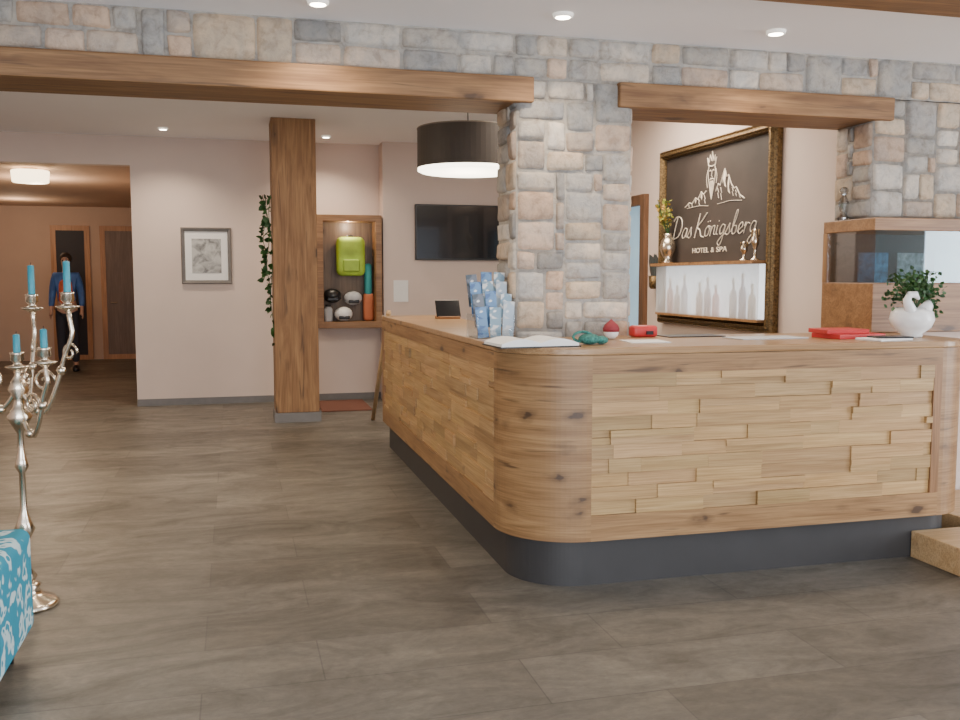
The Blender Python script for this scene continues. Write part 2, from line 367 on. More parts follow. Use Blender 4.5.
# ---------------- sign frame on the reception wall ----------------
y0,y1=onx(781,230,XR).y,onx(665,230,XR).y; z0=1.09; z1=2.64; w=y1-y0
sg=root('sign_frame','large ornate framed dark hotel sign with backlit bottle niche on the reception wall','sign',(XR,(y0+y1)/2,z0))
b=MB(); b.frame((XR-.002,y1,z0),(0,-1,0),(0,0,1),(-1,0,0),w,z1-z0,[(0,0),(0,.045),(.012,.07),(.025,.06),(.035,.08),(.055,.085),(.065,.06),(.072,.068),(.08,.04),(.08,0)]); b.build('frame',m_gold,sg,bevel=.003)
b=MB(); b.box(XR-.03,XR-.003,y0+.07,y1-.07,1.63,z1-.07); b.build('board',m_board,sg)
b=MB(); b.box(XR-.18,XR-.004,y0+.08,y1-.08,1.605,1.63); b.build('shelf',m_frame,sg)
b=MB(); b.box(XR-.02,XR-.003,y0+.08,y1-.08,z0+.08,1.605); b.build('backlit_panel',m_niche,sg)
b=MB(); b.box(XR-.125,XR-.02,y0+.085,y1-.085,z0+.08,z0+.10); b.build('ledge',m_frame,sg)
fm=bpy.data.materials.new('frosted_pane'); fm.use_nodes=True; nt=fm.node_tree; nt.nodes.clear()
o_=N(nt,'ShaderNodeOutputMaterial'); t_=N(nt,'ShaderNodeBsdfTransparent'); g_=N(nt,'ShaderNodeBsdfTranslucent'); g2=N(nt,'ShaderNodeBsdfDiffuse'); x_=N(nt,'ShaderNodeMixShader'); x2=N(nt,'ShaderNodeMixShader')
v_=coords(nt); n_=noise(nt,v_,3); r_=ramp(nt,n_,[(.3,(.32,)*3),(.7,(.40,)*3)])
nt.links.new(r_,x_.inputs[0]); nt.links.new(t_.outputs[0],x_.inputs[1]); nt.links.new(g_.outputs[0],x2.inputs[1]); nt.links.new(g2.outputs[0],x2.inputs[2]); nt.links.new(x2.outputs[0],x_.inputs[2]); nt.links.new(x_.outputs[0],o_.inputs[0])
b=MB(); b.box(XR-.122,XR-.118,y0+.085,y1-.085,z0+.10,1.604); b.build('frosted_pane',fm,sg)
m_chalk=M('sign_lettering',(.66,.58,.47),.6,es=.1,ec=(.7,.6,.5))
def text(s,name,yl,yr,z,mat,par,shear=0,height=None):
    cu=bpy.data.curves.new(name,'FONT'); cu.body=s; cu.shear=shear; cu.extrude=.002; cu.size=1
    t=bpy.data.objects.new(name,cu); COL.objects.link(t); bpy.context.view_layer.update()
    me=bpy.data.meshes.new_from_object(t.evaluated_get(bpy.context.evaluated_depsgraph_get())); bpy.data.objects.remove(t)
    xs=[v.co.x for v in me.vertices]; wd=max(xs)-min(xs); mn=min(xs); k=(yl-yr)/wd; kh=k if not height else height/.7
    for v in me.vertices:
        c=v.co.copy(); q=Vector((XR-.033-c.z,yl-(c.x-mn)*k,z+c.y*kh)); v.co=q-W[par]
    me.materials.clear(); me.materials.append(mat)
    o=bpy.data.objects.new(name,me); COL.objects.link(o); o.parent=par; W[o]=W[par].copy(); return o
yc=(y0+y1)/2
text('HOTEL','lettering',yc+.34,yc+.06,1.712,m_chalk,sg,0,.042)
text('&','lettering',yc+.02,yc-.03,1.712,m_chalk,sg,0,.042)
text('SPA','lettering',yc-.07,yc-.24,1.712,m_chalk,sg,0,.042)
GL={'D':([[(.16,.95),(.1,.5),(.08,.02)],[(-.1,.82),(.05,1),(.4,.95),(.62,.6),(.5,.15),(.15,0),(-.02,.1)]],.7),
'a':([[(.38,.4),(.2,.45),(.05,.25),(.1,.03),(.25,.05),(.38,.4),(.36,.08),(.48,.06)]],.46),
's':([[(-.02,.05),(.12,.3),(.2,.47),(.22,.3),(.27,.1),(.15,0),(.03,.06)]],.36),
'K':([[(.18,1.02),(.12,.5),(.06,-.02)],[(.66,1.02),(.4,.7),(.14,.45),(.35,.3),(.5,.05),(.72,-.02)]],.7),
'ö':([[(.22,.45),(.06,.3),(.1,.03),(.28,.06),(.34,.3),(.22,.45),(.4,.4)],[(.14,.62),(.155,.64)],[(.28,.64),(.295,.66)]],.4),
'n':([[(.03,.42),(.06,.2),(.05,.0)],[(.05,.2),(.16,.42),(.28,.4),(.28,.1),(.4,.05)]],.42),
'i':([[(.05,.42),(.04,.1),(.14,.04)],[(.08,.6),(.095,.62)]],.2),
'g':([[(.34,.4),(.18,.45),(.05,.25),(.13,.04),(.3,.15),(.36,.42),(.32,-.1),(.2,-.42),(.04,-.3),(.2,-.08),(.44,.08)]],.44),
'b':([[(.0,.1),(.18,.6),(.22,.95),(.12,.9),(.06,.3),(.12,.02),(.3,.08),(.3,.32),(.14,.35)]],.4),
'e':([[(.0,.1),(.28,.3),(.22,.46),(.08,.35),(.06,.12),(.18,.0),(.38,.12)]],.38),
'r':([[(.02,.3),(.08,.44),(.07,.2),(.05,.0)],[(.06,.2),(.16,.4),(.32,.38)]],.34)}
def cat(P,n=5):
    out=[]; P=[Vector((*p,0)) for p in P]; Q=[P[0]*2-P[1]]+P+[P[-1]*2-P[-2]]
    for i in range(1,len(Q)-2):
        for k in range(n):
            t=k/n; a,b_2,c,d=Q[i-1:i+3]
            out.append(.5*((2*b_2)+(c-a)*t+(2*a-5*b_2+4*c-d)*t*t+(-a+3*b_2-3*c+d)*t**3))
    return out+[P[-1]]
pen=0
tot=5.85; kx=(w-.48)/tot; kz=.19
for word in ('Das','Königsberg'):
    b=MB()
    for ch in word:
        st,adv=GL[ch]
        for s in st:
            pts=cat(s)
            b.tube([(XR-.034,y1-.22-(pen+q.x+.28*q.y)*kx,1.845+q.y*kz) for q in pts],.0052 if ch in 'DK' else .0040,5)
        pen+=adv
    pen+=.16; b.build('lettering',m_chalk,sg)
ym=yc+.03
b_=MB()
ZE=2.12; ES=.84
def ez(z): return ZE+(z-2.07)*ES
def emb(pts,r=.006): b_.tube([(XR-.034,ym-q.x,ez(q.y)) for q in cat(pts,4)],r*.6,5)
def line(pts,r=.006): b_.tube([(XR-.034,ym-x,ez(z)) for x,z in pts],r*.6,5)
def fill(q): b_.add([(XR-.033,ym-px,ez(z)) for px,z in q],[tuple(range(len(q)))])
# jagged ridge: low summits at left, the main peak at right
line([(-.46,2.06),(-.38,2.10),(-.33,2.085),(-.27,2.14),(-.23,2.12),(-.17,2.19),(-.13,2.16),(-.09,2.19)],.008)
line([(.07,2.17),(.11,2.24),(.14,2.22),(.18,2.31),(.21,2.37),(.245,2.29),(.27,2.305),(.32,2.21),(.36,2.17),(.39,2.18),(.45,2.10),(.52,2.06)],.008)
fill([(.21,2.365),(.225,2.30),(.215,2.25),(.235,2.19),(.205,2.21),(.195,2.27),(.18,2.23),(.175,2.30)])
fill([(.27,2.30),(.285,2.24),(.275,2.18),(.30,2.12),(.265,2.15),(.255,2.22)])
fill([(-.17,2.185),(-.155,2.15),(-.165,2.11),(-.185,2.14)]); fill([(-.27,2.135),(-.255,2.11),(-.275,2.08),(-.285,2.11)])
for a,z,l in ((-.40,2.085,.03),(-.34,2.085,.03),(-.22,2.125,.06),(-.12,2.15,.08),(.10,2.2,.1),(.15,2.2,.12),(.33,2.18,.08),(.38,2.15,.06),(.44,2.10,.03)):
    line([(a,z),(a+.018,z-l*.45),(a+.004,z-l*.5),(a+.02,z-l)],.005)
line([(-.42,2.045),(-.2,2.055),(-.05,2.04)],.004); line([(.1,2.045),(.3,2.06),(.48,2.045)],.004)
# slim crowned head growing out of the ridge
emb([(-.05,2.42),(-.06,2.37),(-.055,2.31),(-.04,2.25),(-.02,2.17),(0,2.10)],.006); emb([(.05,2.42),(.06,2.37),(.055,2.31),(.04,2.25),(.02,2.17),(0,2.10)],.006)
line([(-.055,2.43),(-.075,2.51),(-.045,2.465),(-.03,2.53),(0,2.47),(.005,2.56),(.03,2.47),(.05,2.52),(.05,2.465),(.075,2.50),(.055,2.43),(0,2.42),(-.055,2.43)],.008)
emb([(-.04,2.375),(-.024,2.384),(-.01,2.374)],.007); emb([(.01,2.374),(.024,2.384),(.04,2.375)],.007)
line([(.004,2.37),(-.006,2.325),(.01,2.32)],.006); emb([(-.032,2.29),(-.012,2.303),(0,2.294),(.012,2.303),(.032,2.29)],.007)
for k in range(-2,3): line([(k*.012,2.28),(k*.014,2.23),(k*.005,2.13)],.005)
emb([(-.065,2.39),(-.085,2.31),(-.07,2.22)],.005); emb([(.065,2.39),(.085,2.32),(.075,2.25)],.005)
b_.build('mountain_emblem',m_chalk,sg)
cols=[(.55,.25,.18),(.50,.38,.30),(.45,.40,.45),(.60,.45,.38),(.50,.42,.42),(.55,.22,.2),(.62,.55,.5),(.42,.36,.42),(.55,.42,.28)]
ks=[0,1,2,4,5,6,8,9,10]
for k in range(9):
    yy=y1-.26-ks[k]*(w-.52)/10; hh=[.30,.24,.33,.27,.31,.25,.3,.34,.26][k]
    p=root('bottle','%s bottle from the left along the backlit niche under the sign'%['first','second','third','fourth','fifth','sixth','seventh','eighth','ninth'][k],'bottle',(XR-.065,yy,z0+.10),'bottles in the backlit niche')
    mt=M('bottle_tint',cols[k],.15,coat=.5); r=.03
    b=MB(); b.lathe([(r*.9,0),(r,.01),(r,hh*.55),(r*.8,hh*.66),(r*.35,hh*.75),(r*.33,hh*.92)],W[p],16); b.build('body',mt,p,smooth=True)
    b=MB(); b.lathe([(r*.42,hh*.9),(r*.42,hh),(r*.3,hh+.005)],W[p],12); b.build('cap',m_silver,p,smooth=True)
yv=onx(669,250,XR-.1).y; L=Vector((XR-.11,yv,1.63))
p=root('flower_vase','silver vase with yellow blossom twigs on the sign shelf','vase',L)
b=MB(); b.lathe([(.045,0),(.05,.01),(.03,.03),(.06,.09),(.075,.14),(.06,.2),(.035,.235),(.045,.26),(.04,.262),(.03,.235)],L,24); b.build('vase',m_silver,p,smooth=True)
b=MB(); m_yel=M('blossom_yellow',(.40,.32,.08),.7,colattr=True); bs=MB()
for k in range(9):
    a=random.uniform(0,2*PI); e=L+Vector((.05*math.cos(a)-.04,.1*math.sin(a),random.uniform(.42,.62)))
    bs.tube([L+Vector((0,0,.22)),(L+e)/2+Vector((0,0,.12)),e],.003,5)
    for q in range(12):
        t=random.uniform(.35,1); pt=(L+Vector((0,0,.22))).lerp(e,t); b.leaf(pt,(random.uniform(-1,.3),random.uniform(-1,1),random.uniform(-.2,1)),.04,col=random.choice([(1,1,1),(.6,.8,.3),(1.3,1,.7)]))
tw=bs.build('twig',m_green,p); b.build('blossom',m_yel,tw)
for i,(uu,hh,lb) in enumerate(((744,.15,'short silver goblet figurine standing on the sign shelf'),(755,.24,'tall slim silver figurine at the right of the sign shelf'))):
    yy=onx(uu,255,XR-.1).y; L=Vector((XR-.1,yy,1.63)); p=root('figurine',lb,'figurine',L,'figurines on the sign shelf')
    b=MB(); b.lathe([(.035,0),(.035,.008),(.012,.02),(.01,hh*.35),(.026,hh*.5),(.03,hh*.65),(.015,hh*.8),(.018,hh*.9),(.003,hh)],L,16); b.build('figure',m_silver,p,smooth=True)
    for s in(-1,1):
        b=MB(); b.tube([L+Vector((0,0,hh*.65)),L+Vector((0,s*.05,hh*.75)),L+Vector((0,s*.045,hh*.95))],.006,6)
        b.build('arm',m_gold,p,smooth=True)
L=onx(654,276,XR-.05)
p=root('wall_holder','dark pointed feathers in a small wall holder left of the hotel sign','wall decoration',L)
b=MB(); b.lathe([(.03,-.12),(.045,-.1),(.05,.0),(.045,.0),(.03,-.09)],L,14); b.build('holder',m_gold,p,smooth=True)
b=MB(); mdl=M('feather_dark',(.05,.06,.06),.5)
for k in range(9): b.leaf(L+Vector((0,0,-.05)),(random.uniform(-.3,.1),-.6+k*.15,1),.26,up=(1,0,0))
b.build('feather',mdl,p)
m_day=M('daylight_blue',(.25,.4,.5),.6,scale=2,var=.5,es=.7,ec=(.4,.6,.75))
p=root('doorway_frame','oak framed glazed doorway seen just right of the stone pillar','door',(XR,(DY0+DY1)/2,0))
b=MB(); b.frame((XR-.03,DY1+.08,0),(0,-1,0),(0,0,1),(-1,0,0),DY1-DY0+.16,2.3,[(0,-.03),(0,.02),(.1,.02),(.1,-.03)]); b.build('frame',wood('doorway_dark_oak',(.08,.04,.02),(.2,.1,.05),'z'),p,bevel=.004)
b=MB(); b.box(XR+.05,XR+.07,DY0,DY1,.02,2.24); b.build('pane',m_day,p)
# ---------------- television ----------------
tl=ony(415,204,11.15); br=ony(415,260,11.15)
p=root('television','flat black television mounted on the wall behind the counter','television',(tl.x+.58,11.17,br.z))
b=MB(); b.box(tl.x,tl.x+1.16,11.13,11.18,br.z,tl.z); b.build('casing',m_black,p,bevel=.006)
b=MB(); b.box(tl.x+.015,tl.x+1.145,11.127,11.131,br.z+.02,tl.z-.015); b.build('screen',m_screen,p)
b=MB(); b.box(tl.x+.4,tl.x+.75,11.18,11.2,br.z+.15,tl.z-.15); b.build('wall_mount',m_black,p)
a=ony(401,291,11.19); b=MB(); b.box(a.x-.09,a.x+.09,11.193,11.2,a.z-.13,a.z+.13); tag(b.build('paper_notice',m_paper),'small white paper notice on the wall below left of the television','notice')
# ---------------- wall picture ----------------
a=ony(182,284,11.5); c=ony(231,228,11.5); w_,h_=c.x-a.x,c.z-a.z
p=root('framed_picture','silver framed small grey picture with white mat on the back wall','picture',(a.x+w_/2,11.49,a.z))
b=MB(); b.frame((a.x,11.498,a.z),(1,0,0),(0,0,1),(0,-1,0),w_,h_,[(0,0),(0,.02),(.012,.035),(.035,.028),(.045,.01),(.045,0)]); b.build('frame',M('picture_frame_grey',(.22,.21,.2),.35,.6),p)
b=MB(); b.box(a.x+.04,c.x-.04,11.488,11.496,a.z+.04,c.z-.04); b.build('mat',m_paper,p)
mp,nt,bb=newmat('picture_sketch'); v=coords(nt); n=noise(nt,v,9,6,1); cc=ramp(nt,n,[(.35,(.15,.15,.15)),(.6,(.5,.5,.48))]); nt.links.new(cc,bb.inputs['Base Color'])
b=MB(); b.box(a.x+.12,c.x-.12,11.484,11.489,a.z+.13,c.z-.13); b.build('print',mp,p)
# ---------------- ivy ----------------
p=root('hanging_ivy','long trailing green ivy strand hanging at the left side of the wooden column','plant',(cl-.04,9.95,ony(265,345,9.95).z))
zt,zb=ony(265,195,9.95).z,ony(265,345,9.95).z; bs=MB(); b=MB()
for k in range(3):
    pts=[(cl-.012-.03*k-.02*math.sin(i*1.3+k),9.93+.04*k,zt-(zt-zb)*(1-.22*k)*i/9) for i in range(10)]
    bs.tube(pts,.004,5)
    for i in range(9):
        for q in range(5):
            t=random.random(); pt=Vector(pts[i]).lerp(Vector(pts[i+1]),t); b.leaf(pt,(random.uniform(-1,.1),random.uniform(-1,.3),random.uniform(-1,.4)),random.uniform(.05,.085),col=random.choice([(.7,.8,.7),(1,1,1),(1.2,1.3,1)]))
bs.build('vine',m_green,p); b.build('foliage',m_green,p)
# ---------------- display case ----------------
x0=.96; x1=1.735; za=ony(350,328,11.2).z; zb_=ony(350,215,11.2).z
dc=root('display_case','oak framed open wall display case right of the wooden column','display case',((x0+x1)/2,11.35,za))
b=MB(); b.frame((x0,11.2,za),(1,0,0),(0,0,1),(0,-1,0),x1-x0,zb_-za,[(0,-.3),(0,.02),(.075,.02),(.075,-.3)]); b.build('frame',m_frame,dc,bevel=.004)
b=MB(); b.box(x0+.07,x1-.07,11.47,11.498,za+.07,zb_-.07); b.build('back_panel',wood('case_back',(.10,.065,.04),(.19,.12,.07),'z'),dc)
zs=za+.076
def rbox(mb,cx,cy,cz,sx,sy,sz): mb.box(cx-sx/2,cx+sx/2,cy-sy/2,cy+sy/2,cz,cz+sz)
bx=ony(351,276,11.35)
p=root('backpack','lime green backpack hanging high in the display case','backpack',(bx.x,11.37,bx.z))
b=MB(); rbox(b,bx.x,11.37,bx.z,.35,.15,.47); bag=b.build('bag',M('lime_nylon',(.50,.75,.08),.6,scale=5,var=.35),p,bevel=.07,smooth=True,seg=4)
b=MB(); rbox(b,bx.x,11.285,bx.z+.05,.2,.04,.15); b.build('pocket',M('lime_dark',(.34,.52,.06),.6),bag,bevel=.018,seg=3)
b=MB(); b.tube([(bx.x-.04,11.4,bx.z+.44),(bx.x-.03,11.42,bx.z+.49),(bx.x+.03,11.42,bx.z+.49),(bx.x+.04,11.4,bx.z+.44)],.008,6); b.tube([(bx.x,11.42,bx.z+.49),(bx.x,11.47,bx.z+.50)],.006,6); b.build('strap',m_black,p)
gx=x1-.142
p=root('sports_bag','slim teal bag with orange base standing at the right side of the display case','bag',(gx,11.40,zs))
b=MB(); rbox(b,gx,11.40,zs+.30,.09,.12,.40); b.build('body',M('teal_cloth',(.05,.35,.36),.8,bmp=.4),p,bevel=.04,smooth=True,seg=4)
b=MB(); rbox(b,gx,11.40,zs,.13,.13,.34); b.build('base',M('orange_cloth',(.58,.18,.08),.8,bmp=.4),p,bevel=.04,smooth=True,seg=4)
for i,(hx,hz,mt_,lb) in enumerate(((x0+.32,.0,m_white,'white helmet on the floor of the display case'),(x0+.19,.22,m_black,'black helmet above the flask in the display case'),(x0+.445,.19,m_paperg,'grey helmet below the backpack in the display case'))):
    L=Vector((hx,11.31+.03*i,zs+hz)); p=root('sports_helmet',lb,'helmet',L,'helmets in the display case')
    b=MB(); b.ball(L+Vector((0,0,.09)),.112,.78); b.build('shell',mt_,p,smooth=True)
    b=MB(); rbox(b,L.x,L.y-.09,L.z+.03,.13,.03,.04); b.build('visor',m_black,p,bevel=.01)
    if hz:
        b=MB(); b.tube([(L.x,L.y+.05,L.z+.07),(L.x,11.475,L.z+.07)],.008,6); b.build('hook',m_silver,p)
p=root('water_flask','grey flask at the left of the display case','flask',(x0+.14,11.33,zs))
b=MB(); b.lathe([(.045,0),(.05,.01),(.05,.15),(.03,.18)],W[p]); b.build('body',m_paperg,p,smooth=True)
b=MB(); b.lathe([(.032,.178),(.032,.2),(.02,.205)],W[p]); b.build('cap',m_black,p,smooth=True)
b=MB(); b.box(.93,1.5,10.45,11.35,0,.015); tag(b.build('door_mat',M('mat_brown',(.22,.09,.06),.95,scale=200,var=.4,bmp=.5),bevel=.004),'reddish brown floor mat below the display case','mat')
ft=onz(373,420,0); tp=Vector((1.32,YE+.024,1.2)); 
b=MB(); b.tube([ft+Vector((0,0,.01)),tp],.022,10); tag(b.build('wooden_pole',m_pale,smooth=True),'pale wooden pole leaning on the far end of the counter','pole')
# ---------------- pendant lamp ----------------
c=ony(468,150,7.6); L=Vector((c.x,7.6,2.37))
p=root('pendant_lamp','large dark drum pendant lamp with glowing underside above the counter','lamp',(L.x,L.y,2.37))
r=.42; b=MB(); b.lathe([(r,.035),(r,.36),(r-.012,.36),(r-.012,.035),(r,.035)],L,64,cap=False); b.build('lamp_shade',M('shade_brown',(.035,.026,.02),.6),p,smooth=False)
b=MB()
for z in (.35,): b.lathe([(r+.001,z),(r+.004,z+.003),(r+.001,z+.008)],L,64,cap=False)
b.build('shade_rib',M('shade_rib',(.2,.17,.14),.5),p,smooth=True)
b=MB(); b.lathe([(.001,.0),(r-.03,.0),(r-.003,.012),(r-.003,.035),(.001,.035)],L,64); b.build('diffuser',m_glow,p)
b=MB(); b.tube([L+Vector((0,0,.03)),L+Vector((0,0,ZR-2.37))],.006,6); b.build('cable',m_black,p)
b=MB(); b.lathe([(.06,ZR-2.37-.04),(.06,ZR-2.37)],L,20); b.build('canopy',m_black,p)
c=onz(30,168,2.79); p=root('ceiling_lamp','cream drum ceiling lamp glowing in the far corridor','lamp',(c.x,c.y,2.62))
b=MB(); b.lathe([(.001,0),(.19,.0),(.20,.01),(.21,.13),(.20,.14),(.001,.14)],W[p],32); b.build('lamp_shade',M('shade_glow',(1,.85,.6),.5,es=5,ec=(1,.80,.5)),p,smooth=True)
b=MB(); b.lathe([(.08,.14),(.08,.172)],W[p],20); b.build('mount',m_silver,p)
def light(kind,name,loc,e,col,size=.1,rot=None,angle=None,sy=None):
    l=bpy.data.lights.new(name,kind); l.energy=e; l.color=col
    if kind=='AREA':
        l.size=size
        if sy: l.shape='RECTANGLE'; l.size_y=sy
    else: l.shadow_soft_size=size
    if kind=='SPOT': l.spot_size=angle or 2; l.spot_blend=.8
    o=bpy.data.objects.new(name,l); COL.objects.link(o); o.location=loc
    if rot: o.rotation_euler=rot
    return o
WARM=(1,.82,.62)
m_ring=M('trim_white',(.85,.85,.83),.4,es=.6,ec=(1,.9,.75))
for (u,v,z,e,lb) in ((318,1,ZC,55,'round recessed downlight at the top left edge of the lobby ceiling'),(563,14,ZC,50,'round recessed downlight in the lobby ceiling above the stone pillar'),(776,31,ZC,45,'round recessed downlight in the lobby ceiling above the right opening'),(163,128,ZR,95,'round recessed downlight in the rear ceiling left of the wooden column'),(326,136,ZR,90,'round recessed downlight in the rear ceiling right of the wooden column')):
    c=onz(u,v,z); p=root('downlight',lb,'ceiling light',(c.x,c.y,z-.02),'recessed ceiling downlights')
    b=MB(); b.lathe([(.037,.0195),(.037,.003),(.044,0),(.050,.004),(.053,.0195)],W[p],24,cap=False); b.build('trim_ring',m_ring,p,smooth=True)
    b=MB(); b.lathe([(.001,.001),(.036,.001),(.036,.018),(.001,.018)],W[p],20); b.build('bulb',M('bulb_glow',(1,.9,.7),.5,es=30,ec=(1,.88,.68)),p)
    light('SPOT','spot',(c.x,c.y,z-.03),e,WARM,.03,(0,0,0),2.3)
# ---------------- showcase at right ----------------
X0=3.70; ZG=1.785
sc=root('glass_showcase','oak and glass showcase standing under the right stone wall','showcase',(4.6,5.05,H))
zz0=H+.002
b=MB(); b.box(X0,5.6,4.8,YB,zz0,1.47); b.build('base_cabinet',m_frame,sc,bevel=.004)
b=MB(); b.box(X0,5.6,4.8,YB,ZG,1.86); b.build('top_board',m_frame,sc,bevel=.004)
b=MB(); b.box(X0,X0+.035,YB-.035,YB,1.47,ZG); b.build('post',m_framez,sc)
b=MB(); b.box(X0+.036,5.6,YB-.03,YB-.005,1.471,ZG-.001); b.build('back_panel',M('case_dark',(.03,.055,.06),.4),sc)
b=MB(); b.box(X0+.01,X0+.016,4.81,YB-.036,1.471,ZG-.001); b.build('pane',m_glass,sc)
b=MB(); b.box(X0+.017,5.6,4.81,4.816,1.471,ZG-.001); b.build('pane',m_mirror,sc)
for i,(xx,cc_) in enumerate(((3.93,(.1,.35,.6)),(4.22,(.55,.6,.62)),(4.5,(.25,.45,.4)),(4.78,(.5,.55,.5)))):
    p=root('photo_card',['blue small picture card at the left inside the glass showcase','grey small picture card second from the left inside the glass showcase','greenish small picture card third from the left inside the glass showcase','pale small picture card furthest right inside the glass showcase'][i],'card',(xx,5.1,1.472),'cards inside the showcase')
    b=MB(); b.box(xx-.11,xx+.11,5.1,5.106,1.472,1.66); b.build('card',M('card_tint',cc_,.5,scale=25,var=.7),p)
    b=MB(); b.box(xx-.02,xx+.02,5.106,5.15,1.472,1.53); b.build('stand',m_black,p)
L=Vector((3.735,5.15,1.86)); p=root('crystal_figure','small clear crystal ornament on the left end of the showcase top','ornament',L)
b=MB(); b.lathe([(.033,0),(.035,.02),(.018,.04),(.026,.07),(.035,.11),(.02,.14),(.012,.16)],L,14); b.build('body',m_crystal,p)
b=MB(); b.ball(L+Vector((0,0,.185)),.028,seg=10,n=6); b.build('stopper',m_crystal,p)
# ---------------- items on the counter ----------------
def pt(u,y): a=ony(u,340,y); return Vector((a.x,y,H))
L=pt(911,4.40); p=root('potted_plant','white swan-like ceramic pot with small green leaves at the right end of the counter','plant',L)
b=MB(); b.lathe([(.05,0),(.06,.01),(.055,.02),(.1,.055),(.118,.1),(.11,.14),(.09,.165),(.085,.16),(.09,.13)],L,28); pot=b.build('pot',m_white,p,smooth=True)
b=MB(); b.tube([L+Vector(q) for q in ((-.03,-.05,.12),(-.07,-.06,.17),(-.085,-.06,.21),(-.07,-.06,.24),(-.035,-.06,.24),(-.01,-.06,.215))],[.035,.03,.022,.02,.02,.008],10); b.build('swan_neck',m_white,pot,smooth=True)
b=MB(); b.tube([L+Vector(q) for q in ((.02,-.06,.14),(.06,-.05,.18),(.075,-.04,.21))],[.04,.03,.008],10); b.build('wing',m_white,pot,smooth=True)
b=MB(); bs=MB()
for k in range(20):
    a=random.uniform(0,2*PI); e=L+Vector((.12*math.cos(a)+.02,.06*math.sin(a)+.02,random.uniform(.2,.33)))
    mid=(L+e)/2+Vector((0,0,.1)); bs.tube([L+Vector((0,0,.12)),mid,e],.003,5)
    for q in range(20):
        pp=e+Vector((random.gauss(0,.028),random.gauss(0,.025),random.gauss(0,.03))); b.leaf(pp,(random.uniform(-1,1),random.uniform(-1,1),random.uniform(-1,1)),.03,col=random.choice([(.5,.6,.5),(.9,1,.8),(.7,.9,.9)]))
for t in [i*.25 for i in range(-3,9)]:
    q=L+Vector((.14*math.cos(t),0,.16+.12*math.sin(t)))
    for k in range(12): b.leaf(q+Vector((random.gauss(0,.015),random.gauss(0,.015),random.gauss(0,.015))),(random.uniform(-1,1),random.uniform(-1,1),random.uniform(-1,1)),.028,col=(.6,.8,.5))
bs.build('stem',m_green,p); b.build('foliage',m_green,p)
def flat(name,label,cat,u,y,sx,sy,h,rot,mt,z=H,group=None,extra=None):
    L=pt(u,y); L.z=z; p=MB(); p.T=Matrix.Translation(L)@Matrix.Rotation(rot,4,'Z'); p.box(-sx/2,sx/2,-sy/2,sy/2,0,h)
    o=p.build(name,mt,bevel=min(.003,h*.3)); tag(o,label,cat,group); return o
flat('binder','lower red binder of the stack at the right of the counter','binder',848,4.46,.32,.22,.026,.12,m_red)
flat('binder','upper red binder lying on top of the stack','binder',838,4.48,.25,.2,.024,-.08,m_red,H+.0265)
flat('document_stack','white documents lying between the red binders and the pot','papers',884,4.24,.24,.17,.012,.2,m_paper)
flat('tablet_folder','thin black folder lying on the white documents','folder',890,4.24,.2,.12,.008,-.1,m_black,H+.0125)
flat('paper_sheet','grey paper sheets near the middle of the front counter','papers',765,4.54,.42,.2,.006,.06,m_paperg)
flat('paper_sheet','white paper sheet lying on the counter right of the pillar','papers',645,4.44,.21,.2,.005,-.1,m_paper)
flat('desk_pad','dark desk pad at the back of the counter behind the grey sheets','desk pad',690,4.80,.35,.18,.006,0,m_black)
L=pt(531,4.32); p=root('open_book','large white open guest book lying on the rounded counter corner','book',L)
T=Matrix.Translation(L)@Matrix.Rotation(.05,4,'Z')
b=MB(); b.T=T; b.box(-.205,.205,-.14,.14,0,.006); b.build('cover',m_black,p)
for s in (-1,1):
    b=MB(); b.T=T; n=8; vs=[];
    for i in range(n+1):
        x=s*.197*i/n; z=.006+.026*math.sin(PI*min(1,(i+.6)/n*.9))+.010
        for y in (-.133,.133): vs+=[(x,y,.006),(x,y,z)]
    fs=[]
    for i in range(n):
        k=i*4; fs+=[(k+1,k+3,k+7,k+5),(k,k+1,k+5,k+4),(k+2,k+3,k+7,k+6),(k,k+2,k+6,k+4)]
    fs+=[(0,1,3,2),(n*4,n*4+1,n*4+3,n*4+2)]
    b.add(vs,fs); b.build('page_block',m_paper,p)
L=pt(592,4.32); p=root('teal_pouch','small teal knitted pouch lying beside the open book','pouch',L)
mt=M('teal_knit',(.05,.24,.20),.8,scale=90,var=.6,bmp=.7)
b=MB(); b.ball(L+Vector((-.015,0,.028)),.055,.5); b.ball(L+Vector((.05,0,.022)),.035,.6); b.build('body',mt,p,smooth=True)
b=MB(); b.tube([L+Vector((-.05+.05*math.cos(t),.0,.04+.025*math.sin(t))) for t in [i*PI/6 for i in range(13)]],.007,6); b.build('cord',mt,p,smooth=True)
L=pt(611,4.66); p=root('round_ornament','small white and dark red round ornament behind the teal pouch','ornament',L)
b=MB(); b.ball(L+Vector((0,0,.042)),.042); b.build('body',m_white,p,smooth=True)
b=MB(); b.lathe([(.043,.042),(.045,.06),(.035,.08),(.012,.1),(.001,.11)],L,18); b.build('cap',M('cap_red',(.25,.02,.03),.6),p,smooth=True)
L=pt(643,4.82); p=root('red_case','low red case with black clasp at the back of the counter','case',L)
b=MB(); rbox(b,L.x,L.y,H,.15,.08,.065); b.build('body',m_red,p,bevel=.018,seg=4,smooth=True)
b=MB(); rbox(b,L.x+.02,L.y-.045,H+.015,.04,.012,.02); b.build('clasp',m_black,p)
L=Vector((1.378,5.0,H)); p=root('brochure_rack','clear leaflet rack full of blue and white brochures beside the stone pillar','brochure rack',L)
b=MB()
for k in range(4):
    y=L.y-.13+k*.065; z=H+.0+k*.055
    b.box(L.x-.105,L.x+.105,y,y+.003,z,z+.05)
b.box(L.x-.105,L.x-.102,L.y-.13,L.y+.12,H,H+.13); b.box(L.x+.102,L.x+.105,L.y-.13,L.y+.12,H,H+.13); b.box(L.x-.105,L.x+.105,L.y-.13,L.y+.12,H,H+.004)
